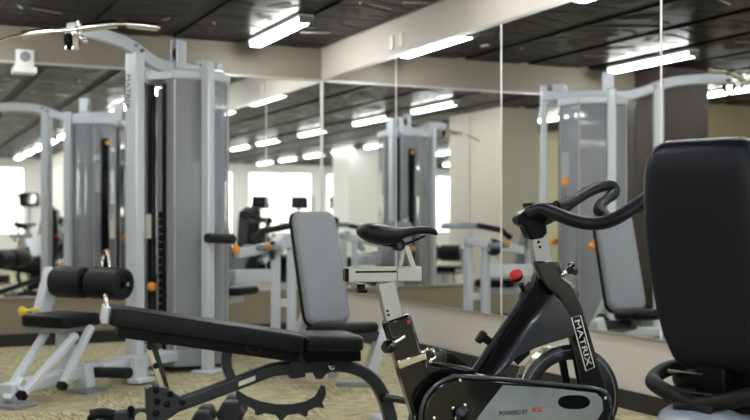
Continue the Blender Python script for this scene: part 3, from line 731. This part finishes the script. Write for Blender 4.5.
# front frame: down tube with grey rails, head, fork
prism_px(MB(), fs, [(474,373),(531,287),(536,270),(546,262),(556,285),(548,300),(520,345),(496,374)], 0, .06).build('down_tube', M['black_satin'], bike, bevel=.01)
MB().sweep([s(474,371,-.036),s(505,325,-.036),s(520,303,-.036),s(522,295,-.036),s(531,283,-.036)], .02, .022, fs.W).build('side_rail', M['steel'], bike, bevel=.004)
MB().box(s(494,352,-.05),(.045,.03,.04),(s(505,325)-s(474,371)).normalized(),fs.W,Z).build('sensor_block', M['black_satin'], bike, bevel=.006)
nn = (s(505,325)-s(474,371)).normalized(); n2 = fs.W.cross(nn); n2 = n2 if n2.z > 0 else -n2
MB().box(s(481,337,-.03),(.05,.035,.026),nn,fs.W,n2).build('bottle_clip', M['rubber'], bike, bevel=.008)
MB().box(s(491,343,-.03),(.03,.03,.07),nn,fs.W,n2).build('clip_arm', M['black_satin'], bike, bevel=.006)
fair = [(548,293),(556,299),(564,312),(573,333),(562,337),(548,341),(530,347),(512,357),(497,372),(488,376),(505,352),(525,323)]
prism_px(MB(), fs, fair, -.02, .11).build('fairing', M['fairing'], bike, bevel=.02)
fork = [(533,261),(555,261),(560,277),(570,284),(577,296),(582,312),(592,345),(601,375),(610,402),(616,430),(588,430),(580,392),(570,342),(563,312),(557,296),(546,288),(538,276)]
prism_px(MB(), fs, fork, -.055, .035).build('fork', M['black'], bike, bevel=.008)
prism_px(MB(), fs, [(533,261),(555,261),(560,277),(570,284),(577,296),(572,300),(557,296),(546,288)], 0, .085).build('fork_crown', M['black'], bike, bevel=.01)
prism_px(MB(), fs, fork[5:-5], .055, .035).build('fork', M['black'], bike, bevel=.008)
# boxed lettering on the fork
c4 = [s(571.5,317.5,-.0745),s(580.5,315.5,-.0745),s(594.5,367,-.0745),s(586,371,-.0745)]
MB().tube(c4,.0022,6,closed=True).build('logo_border', M['letters'], bike)
xd = ((c4[3]+c4[2])/2-(c4[0]+c4[1])/2); wd = xd.length; xd.normalize(); yd = xd.cross(fs.W); 
yd = yd if yd.dot(fs.A) > 0 else -yd
if xd.cross(yd).dot(fs.W) > 0: pass
MB().text('MATRIX', sum(c4, V((0,0,0)))/4, xd, yd, wd*.86, .021, -.0015 if xd.cross(yd).dot(fs.W) > 0 else .0015).build('lettering', M['letters'], bike)
# flywheel
fc = s(569,398,0)
fw = MB().lathe_closed(fc, fs.W, [(.150,-.014),(.197,-.014),(.207,-.008),(.207,.008),(.197,.014),(.150,.014)], 64).build('flywheel', M['steel'], bike)
sp = MB()
for k in range(5):
    a = 2*PI*k/5+.5; dv = fs.A*math.cos(a)+Z*math.sin(a)
    sp.beam(fc+dv*.02, fc+dv*.155, .014,.030, fs.W)
sp.cyl(fc-fs.W*.05, fc+fs.W*.05, .03); sp.build('spoke', M['black_satin'], fw, bevel=.003)
MB().lathe_closed(fc, fs.W, [(.186,-.016),(.190,-.016),(.190,-.0145),(.186,-.0145)],64).build('rim_band', M['silver_dark'], fw)
arcp = [fc + (fs.A*math.cos(math.radians(a))+Z*math.sin(math.radians(a)))*.218 - fs.W*.012 for a in range(112,170,6)]
MB().sweep(arcp, .05, .006, fs.W).build('brake_shoe', M['brass'], bike)
MB().tube([s(528,352,-.02),s(522,357,-.03),s(516,363,-.03)],.012,12).build('brake_pad', M['rubber'], bike)
MB().box(s(521,372,-.04),(.018,.01,.05),fs.A,fs.W,(Z+fs.A*.4).normalized()).build('brake_bracket', M['chrome'], bike)
# handle post, head and bars
MB().beam(s(536.5,228), s(544,275), .05,.068, fs.W).build('handle_post', M['alu'], bike, bevel=.005)
for x, y in ((538.5,242),(540,247)): MB().lathe(s(x,y,-.0252),-fs.W,[(0,0),(.006,0),(.006,.001),(0,.001)],12).build('hole', M['black_satin'], bike)
prism_px(MB(), fs, [(514,217),(521,211),(545,206),(551,209),(548,213),(543,222),(544,233),(540,238),(528,240),(522,227),(516,224)], 0, .075).build('handle_head', M['black_satin'], bike, bevel=.008)
MB().pad(s(540,205.5,.0), fs.A, fs.W, (Z+fs.A*.1-fs.A*.35).normalized(), .12,.09,.02,.02,.006).build('phone_rest', M['rubber'], bike)
near = [s(527,214,-.03),s(541,209.5,-.06),s(556,214,-.11),s(572,220,-.16),s(590,223.5,-.19),s(606,222,-.21),s(622,215,-.22),s(640,203,-.22),s(656,191,-.215)]
MB().tube(near,.0255,18,smooth=6).build('handlebar', M['grip'], bike)
far = [s(530,222,.03),s(546,219,.06),s(560,211,.11),s(575,200,.16),s(590,191,.19),s(604,186,.21),s(613,187,.21),s(614,193,.20),s(606,200,.17),s(599,206,.13),s(599,212,.08),s(608,217,.02),s(606,221,-.10),s(600,222,-.19)]
MB().tube(far,[.024]*8+[.021]*6,18,smooth=6).build('handlebar', M['grip'], bike)
MB().tube([s(556,206,.0),s(566,203,.06),s(575,199,.12)],.020,14,smooth=4).build('elbow_rest', M['rubber'], bike)
MB().tube([s(566,201,.16),s(577,198,.17)],.017,14).build('end_plug', M['rubber'], bike)
# knobs
MB().cyl(s(521,284,-.05),s(524,291,-.04),.010).build('brake_shaft', M['black_satin'], bike)
kb = (s(513,270,-.06)-s(523,290,-.04)).normalized()
MB().lathe(s(518,280,-.055),kb,[(0,0),(.018,0),(.026,.010),(.028,.018)],28).build('brake_collar', M['black_satin'], bike)
MB().lathe(s(517.2,277.5,-.055),kb,[(.024,0),(.027,.010),(.023,.024),(.012,.032),(0,.033)],28).build('brake_knob', M['red'], bike, label='red emergency brake knob')
MB().cyl(s(553,279,-.03),s(569,271,-.06),.008).build('handle_pin', M['chrome'], bike)
kd = (s(575,268,-.07)-s(560,276,-.05)).normalized()
MB().lathe(s(567,272,-.06),kd,[(0,0),(.012,0),(.016,.012),(.026,.016),(.028,.028),(.020,.038),(0,.04)],28).build('handle_knob', M['black'], bike)
# base out of the picture below
for u_ in (-.50,.42):
    c = fs.O+fs.A*u_
    MB().box(V((c.x,c.y,.05)),(.09,.52,.055),fs.A,fs.W).build('floor_bar', M['black_satin'], bike, bevel=.01)
    fe = MB()
    for w_ in (-.23,.23): fe.cyl(V((c.x,c.y,0))+fs.W*w_, V((c.x,c.y,.024))+fs.W*w_, .03)
    fe.build('foot', M['rubber'], bike)
MB().beam(fs.O-fs.A*.52+Z*.07, fs.O+fs.A*.44+Z*.07, .07,.06, fs.W).build('floor_beam', M['black_satin'], bike, bevel=.01)
c = s(424,405); MB().beam(c, fs.O-fs.A*.27+Z*.09, .07,.09, fs.W).build('rear_stay', M['black'], bike, bevel=.01)
for w_ in (-.055,.055): MB().beam(s(604,425,w_), fs.O+fs.A*.43+fs.W*w_+Z*.08, .03,.08, fs.W).build('front_stay', M['black'], bike, bevel=.008)

# ------------------------------------------------------------------ recumbent bike at the right edge
ra = math.radians(45); Hh = R*math.sin(ra) + F*math.cos(ra); Lh = Z.cross(Hh)   # heading and left
RB = P(717, 300, 3.15); RB.z = 0
rec = thing('recumbent_bike', 'recumbent exercise bike with a tall black seat back at the right edge', 'exercise bike', RB, math.atan2(Hh.y, Hh.x))
def K(h, l, z): return RB + Hh*h + Lh*l + Z*z
# seat back: shell made of stacked sections, wide and rounded, slightly curved
secs = [(.605,.085,.03),(.615,.108,.048),(.64,.128,.062),(.70,.150,.076),(.78,.168,.086),(.90,.182,.092),(1.02,.190,.094),(1.12,.192,.090),(1.20,.187,.084),(1.25,.172,.074),(1.28,.150,.060),(1.295,.118,.036)]
vs = []; fcs = []; nseg = 40
for z_, hw, th in secs:
    lean = -(z_-.6)*.10
    for k in range(nseg):
        a = 2*PI*k/nseg; c_, s_ = math.cos(a), math.sin(a)
        e = .42
        vs.append(K(lean + th*math.copysign(abs(c_)**.55,c_), hw*math.copysign(abs(s_)**e,s_), z_))
for i in range(len(secs)-1):
    for k in range(nseg): fcs.append((i*nseg+k, i*nseg+(k+1)%nseg, (i+1)*nseg+(k+1)%nseg, (i+1)*nseg+k))
fcs += [tuple(range(nseg)), tuple((len(secs)-1)*nseg+k for k in reversed(range(nseg)))]
o = MB().add(vs, fcs).build('seat_back', M['shell'], rec, angle=70)
MB().pad(K(.065,0,.94), Lh, (Z-Hh*.1).normalized(), (Hh+Z*.1).normalized(), .33,.60,.07,.08,.03).build('back_cushion', M['vinyl'], rec)
MB().pad(K(.24,0,.56), Lh, Hh, Z, .42,.40,.09,.09,.035,.1).build('seat', M['vinyl'], rec)
MB().box(K(.12,0,.52),(.36,.30,.05),Hh,Lh).build('seat_carriage', M['black_satin'], rec, bevel=.01)
MB().beam(K(-.02,0,.42), K(-.03,0,.68), .10,.05, Lh).build('back_bracket', M['black_satin'], rec, bevel=.008)
# side handle loops
for s_ in (1,-1):
    MB().tube([K(-.13,s_*-.06,.50),K(-.12,s_*.06,.53),K(-.10,s_*.145,.555),K(-.06,s_*.178,.565),K(.0,s_*.18,.585),K(.06,s_*.15,.595),K(.10,s_*.05,.57)],.024,16,smooth=6).build('side_handle', M['rubber'], rec)
MB().tube([K(-.085,.0,.60),K(-.07,.12,.60)],.006,8).build('brake_cable', M['chrome'], rec)
body = [K(h,0,z) for h, z in ((-.20,.42),(-.18,.495),(-.10,.51),(.10,.47),(.45,.44),(.62,.44),(.72,.60),(.92,.66),(1.08,.58),(1.12,.34),(1.05,.12),(.60,.10),(.30,.20),(-.20,.24))]
MB().prism(body, Lh*.22).build('body_shell', M['plastic'], rec, bevel=.03)
MB().lathe(K(.88,-.135,.36),Lh,[(0,0),(.20,0),(.21,.01),(.21,.26),(.20,.27),(0,.27)],40).build('crank_cover', M['silver'], rec)
for s_ in (1,-1):
    MB().beam(K(.86,s_*.17,.36),K(.86-s_*.13,s_*.17,.36-s_*.09),.02,.03,Lh).build('crank_arm', M['steel'], rec, bevel=.003)
    MB().box(K(.86-s_*.13,s_*.23,.36-s_*.09),(.12,.10,.03),Hh,Lh).build('pedal', M['black_satin'], rec, bevel=.006)
MB().beam(K(1.0,0,.6),K(.86,0,1.12),.08,.07,Lh).build('console_mast', M['silver'], rec, bevel=.01)
MB().pad(K(.82,0,1.20), Lh, (Z+Hh*.4).normalized(), (-Hh+Z*.4).normalized(), .36,.26,.05,.04,.015).build('console', M['plastic'], rec)
MB().box(K(.80,0,1.21)+(-Hh+Z*.4).normalized()*.012,(.26,.15,.01),Lh,(Z+Hh*.4).normalized(),(-Hh+Z*.4).normalized()).build('screen', M['screen'], rec)
MB().tube([K(.86,-.26,1.0),K(.74,-.24,1.04),K(.88,0,1.02),K(.74,.24,1.04),K(.86,.26,1.0)],.015,10,smooth=5).build('front_handlebar', M['rubber'], rec)
for h_ in (-.16,1.0):
    MB().box(K(h_,0,.04),(.09,.50,.06),Hh,Lh).build('floor_bar', M['silver'], rec, bevel=.01)
MB().beam(K(-.16,0,.06),K(-.12,0,.3),.08,.08,Lh).build('rear_leg', M['silver'], rec, bevel=.008)
MB().beam(K(1.0,0,.06),K(1.0,0,.2),.08,.08,Lh).build('front_leg', M['silver'], rec, bevel=.008)

# ------------------------------------------------------------------ dumbbells on the floor
def dumbbell(c, dirv, rh, ln, lab):
    c = V((c.x, c.y, 0)); t = thing('dumbbell', lab, 'dumbbell', c, math.atan2(dirv.y, dirv.x), 'hex dumbbells in front of the bench')
    ap = rh*math.cos(PI/6); side = Z.cross(dirv)
    MB().cyl(c+Z*ap-dirv*(ln*.5), c+Z*ap+dirv*(ln*.5), .017).build('handle', M['chrome'], t)
    for s_ in (-1,1):
        m = MB(); o_ = c+Z*ap+dirv*(s_*ln*.5); vs = []; fcs = []
        for (k_, q) in ((-.06,.82),(-.045,1.0),(.045,1.0),(.06,.82)):
            for i in range(6):
                a = PI/3*i; vs.append(o_+dirv*k_+side*(rh*q*math.cos(a))+Z*(rh*q*math.sin(a)))
        for j in range(3):
            for i in range(6): fcs.append((j*6+i, j*6+(i+1)%6, j*6+6+(i+1)%6, j*6+6+i))
        fcs += [tuple(reversed(range(6))), tuple(18+i for i in range(6))]
        m.add(vs, fcs).build('head', M['hexr'], t, bevel=.006, angle=25)
    return t
dumbbell(P(233,430,5.50), (F*.97-R*.02).normalized(), .074, .17, 'larger black hex dumbbell on the carpet under the toothed bench plate')
dumbbell(P(204,431,5.36), (F*.97-R*.04).normalized(), .058, .15, 'smaller dark hex dumbbell on the carpet left of the larger one')

# ------------------------------------------------------------------ elliptical trainers in the rear of the room, seen in the mirrors
def elliptical(c, ang):
    c = V((c[0],c[1],0)); h = V((math.cos(ang),math.sin(ang),0)); l = Z.cross(h)
    t = thing('elliptical_trainer', '', 'elliptical trainer', c, ang)
    E = lambda a, b_, z: c+h*a+l*b_+Z*z
    MB().prism([E(a,0,z) for a,z in ((.35,.06),(.30,.45),(.45,.72),(.70,.78),(.92,.55),(.95,.06))], l*.26).build('drive_cover', M['silver'], t, bevel=.03)
    MB().box(E(0,0,.04),(1.9,.12,.06),h,l).build('floor_rail', M['silver'], t, bevel=.01)
    for a_ in (-.9,.9): MB().box(E(a_,0,.035),(.1,.6,.06),h,l).build('floor_bar', M['silver_dark'], t, bevel=.01)
    MB().beam(E(.55,0,.7),E(.42,0,1.45),.08,.08,l).build('mast', M['silver'], t, bevel=.01)
    MB().pad(E(.36,0,1.52),l,(Z+h*.4).normalized(),(-h+Z*.4).normalized(),.42,.32,.06,.05,.02).build('console', M['black_satin'], t)
    MB().box(E(.33,0,1.53)+(-h+Z*.4).normalized()*.014,(.3,.2,.01),l,(Z+h*.4).normalized(),(-h+Z*.4).normalized()).build('screen', M['screen'], t)
    for s_ in (-1,1):
        MB().tube([E(.42,s_*.20,.75),E(.40,s_*.26,1.1),E(.22,s_*.28,1.35),E(.12,s_*.26,1.68)],.02,10,smooth=5).build('arm_pole', M['black_satin'], t)
        MB().beam(E(.42,s_*.20,.78),E(.30+s_*.05,s_*.20,.30),.05,.05,l).build('lower_link', M['silver'], t, bevel=.006)
        MB().beam(E(.30+s_*.05,s_*.16,.30),E(-.75,s_*.16,.22+s_*.06),.05,.06,l).build('pedal_arm', M['silver'], t, bevel=.006)
        MB().box(E(-.10,s_*.18,.30+s_*.03),(.38,.16,.05),h,l).build('foot_pedal', M['black_satin'], t, bevel=.015)
    MB().cyl(E(-.82,-.2,.22),E(-.82,.2,.22),.05).build('rear_roller', M['steel'], t)
    return t
spots = [(2.75,-4.2),(1.75,-4.2),(-.6,-5.0),(-1.6,-5.0),(-2.6,-5.0),(-3.6,-5.0)]
labs = ['elliptical trainer at the rear nearest the right wall, reflected in the left mirror',
        'elliptical trainer at the rear, second from the right wall, reflected in the left mirror',
        'elliptical trainer in the rear row before the windows, third from the right wall',
        'elliptical trainer in the rear row before the windows, fourth from the right wall',
        'elliptical trainer in the rear row before the windows, fifth from the right wall',
        'elliptical trainer in the rear row before the windows, farthest from the right wall']
e0_ = elliptical(spots[0], -PI/2)
for i, sp_ in enumerate(spots):
    o = e0_ if i == 0 else dup(e0_, (sp_[0], sp_[1], 0))
    tag(o, labs[i], 'elliptical trainer', 'elliptical trainers at the rear of the room')

# ------------------------------------------------------------------ world, camera, view
w = bpy.data.worlds.new('sky'); sc.world = w; w.use_nodes = True; nt = w.node_tree
bg = nt.nodes['Background']; sky = nt.nodes.new('ShaderNodeTexSky'); sky.sky_type = 'NISHITA'
sky.sun_elevation = math.radians(40); sky.sun_rotation = math.radians(20); sky.sun_disc = False
nt.links.new(sky.outputs[0], bg.inputs[0]); bg.inputs[1].default_value = .45
cam = bpy.data.cameras.new('camera'); co = bpy.data.objects.new('camera', cam); COL.objects.link(co)
co.location = (0,0,H); co.rotation_euler = (PI/2, 0, -YAW)
cam.sensor_width = 36; cam.lens = FPX/750*36; cam.shift_y = (HY-210)/750
cam.clip_start = .05
cam.dof.use_dof = True; cam.dof.focus_distance = 4.0; cam.dof.aperture_fstop = 2.6
sc.camera = co
sc.view_settings.view_transform = 'Standard'; sc.view_settings.look = 'None'; sc.view_settings.gamma = 1; sc.view_settings.exposure = 0.85
sc.view_settings.use_curve_mapping = False
cy = sc.cycles
cy.max_bounces = 14; cy.glossy_bounces = 8; cy.diffuse_bounces = 4; cy.transparent_max_bounces = 16; cy.transmission_bounces = 6
cy.use_denoising = True; cy.sample_clamp_indirect = 6
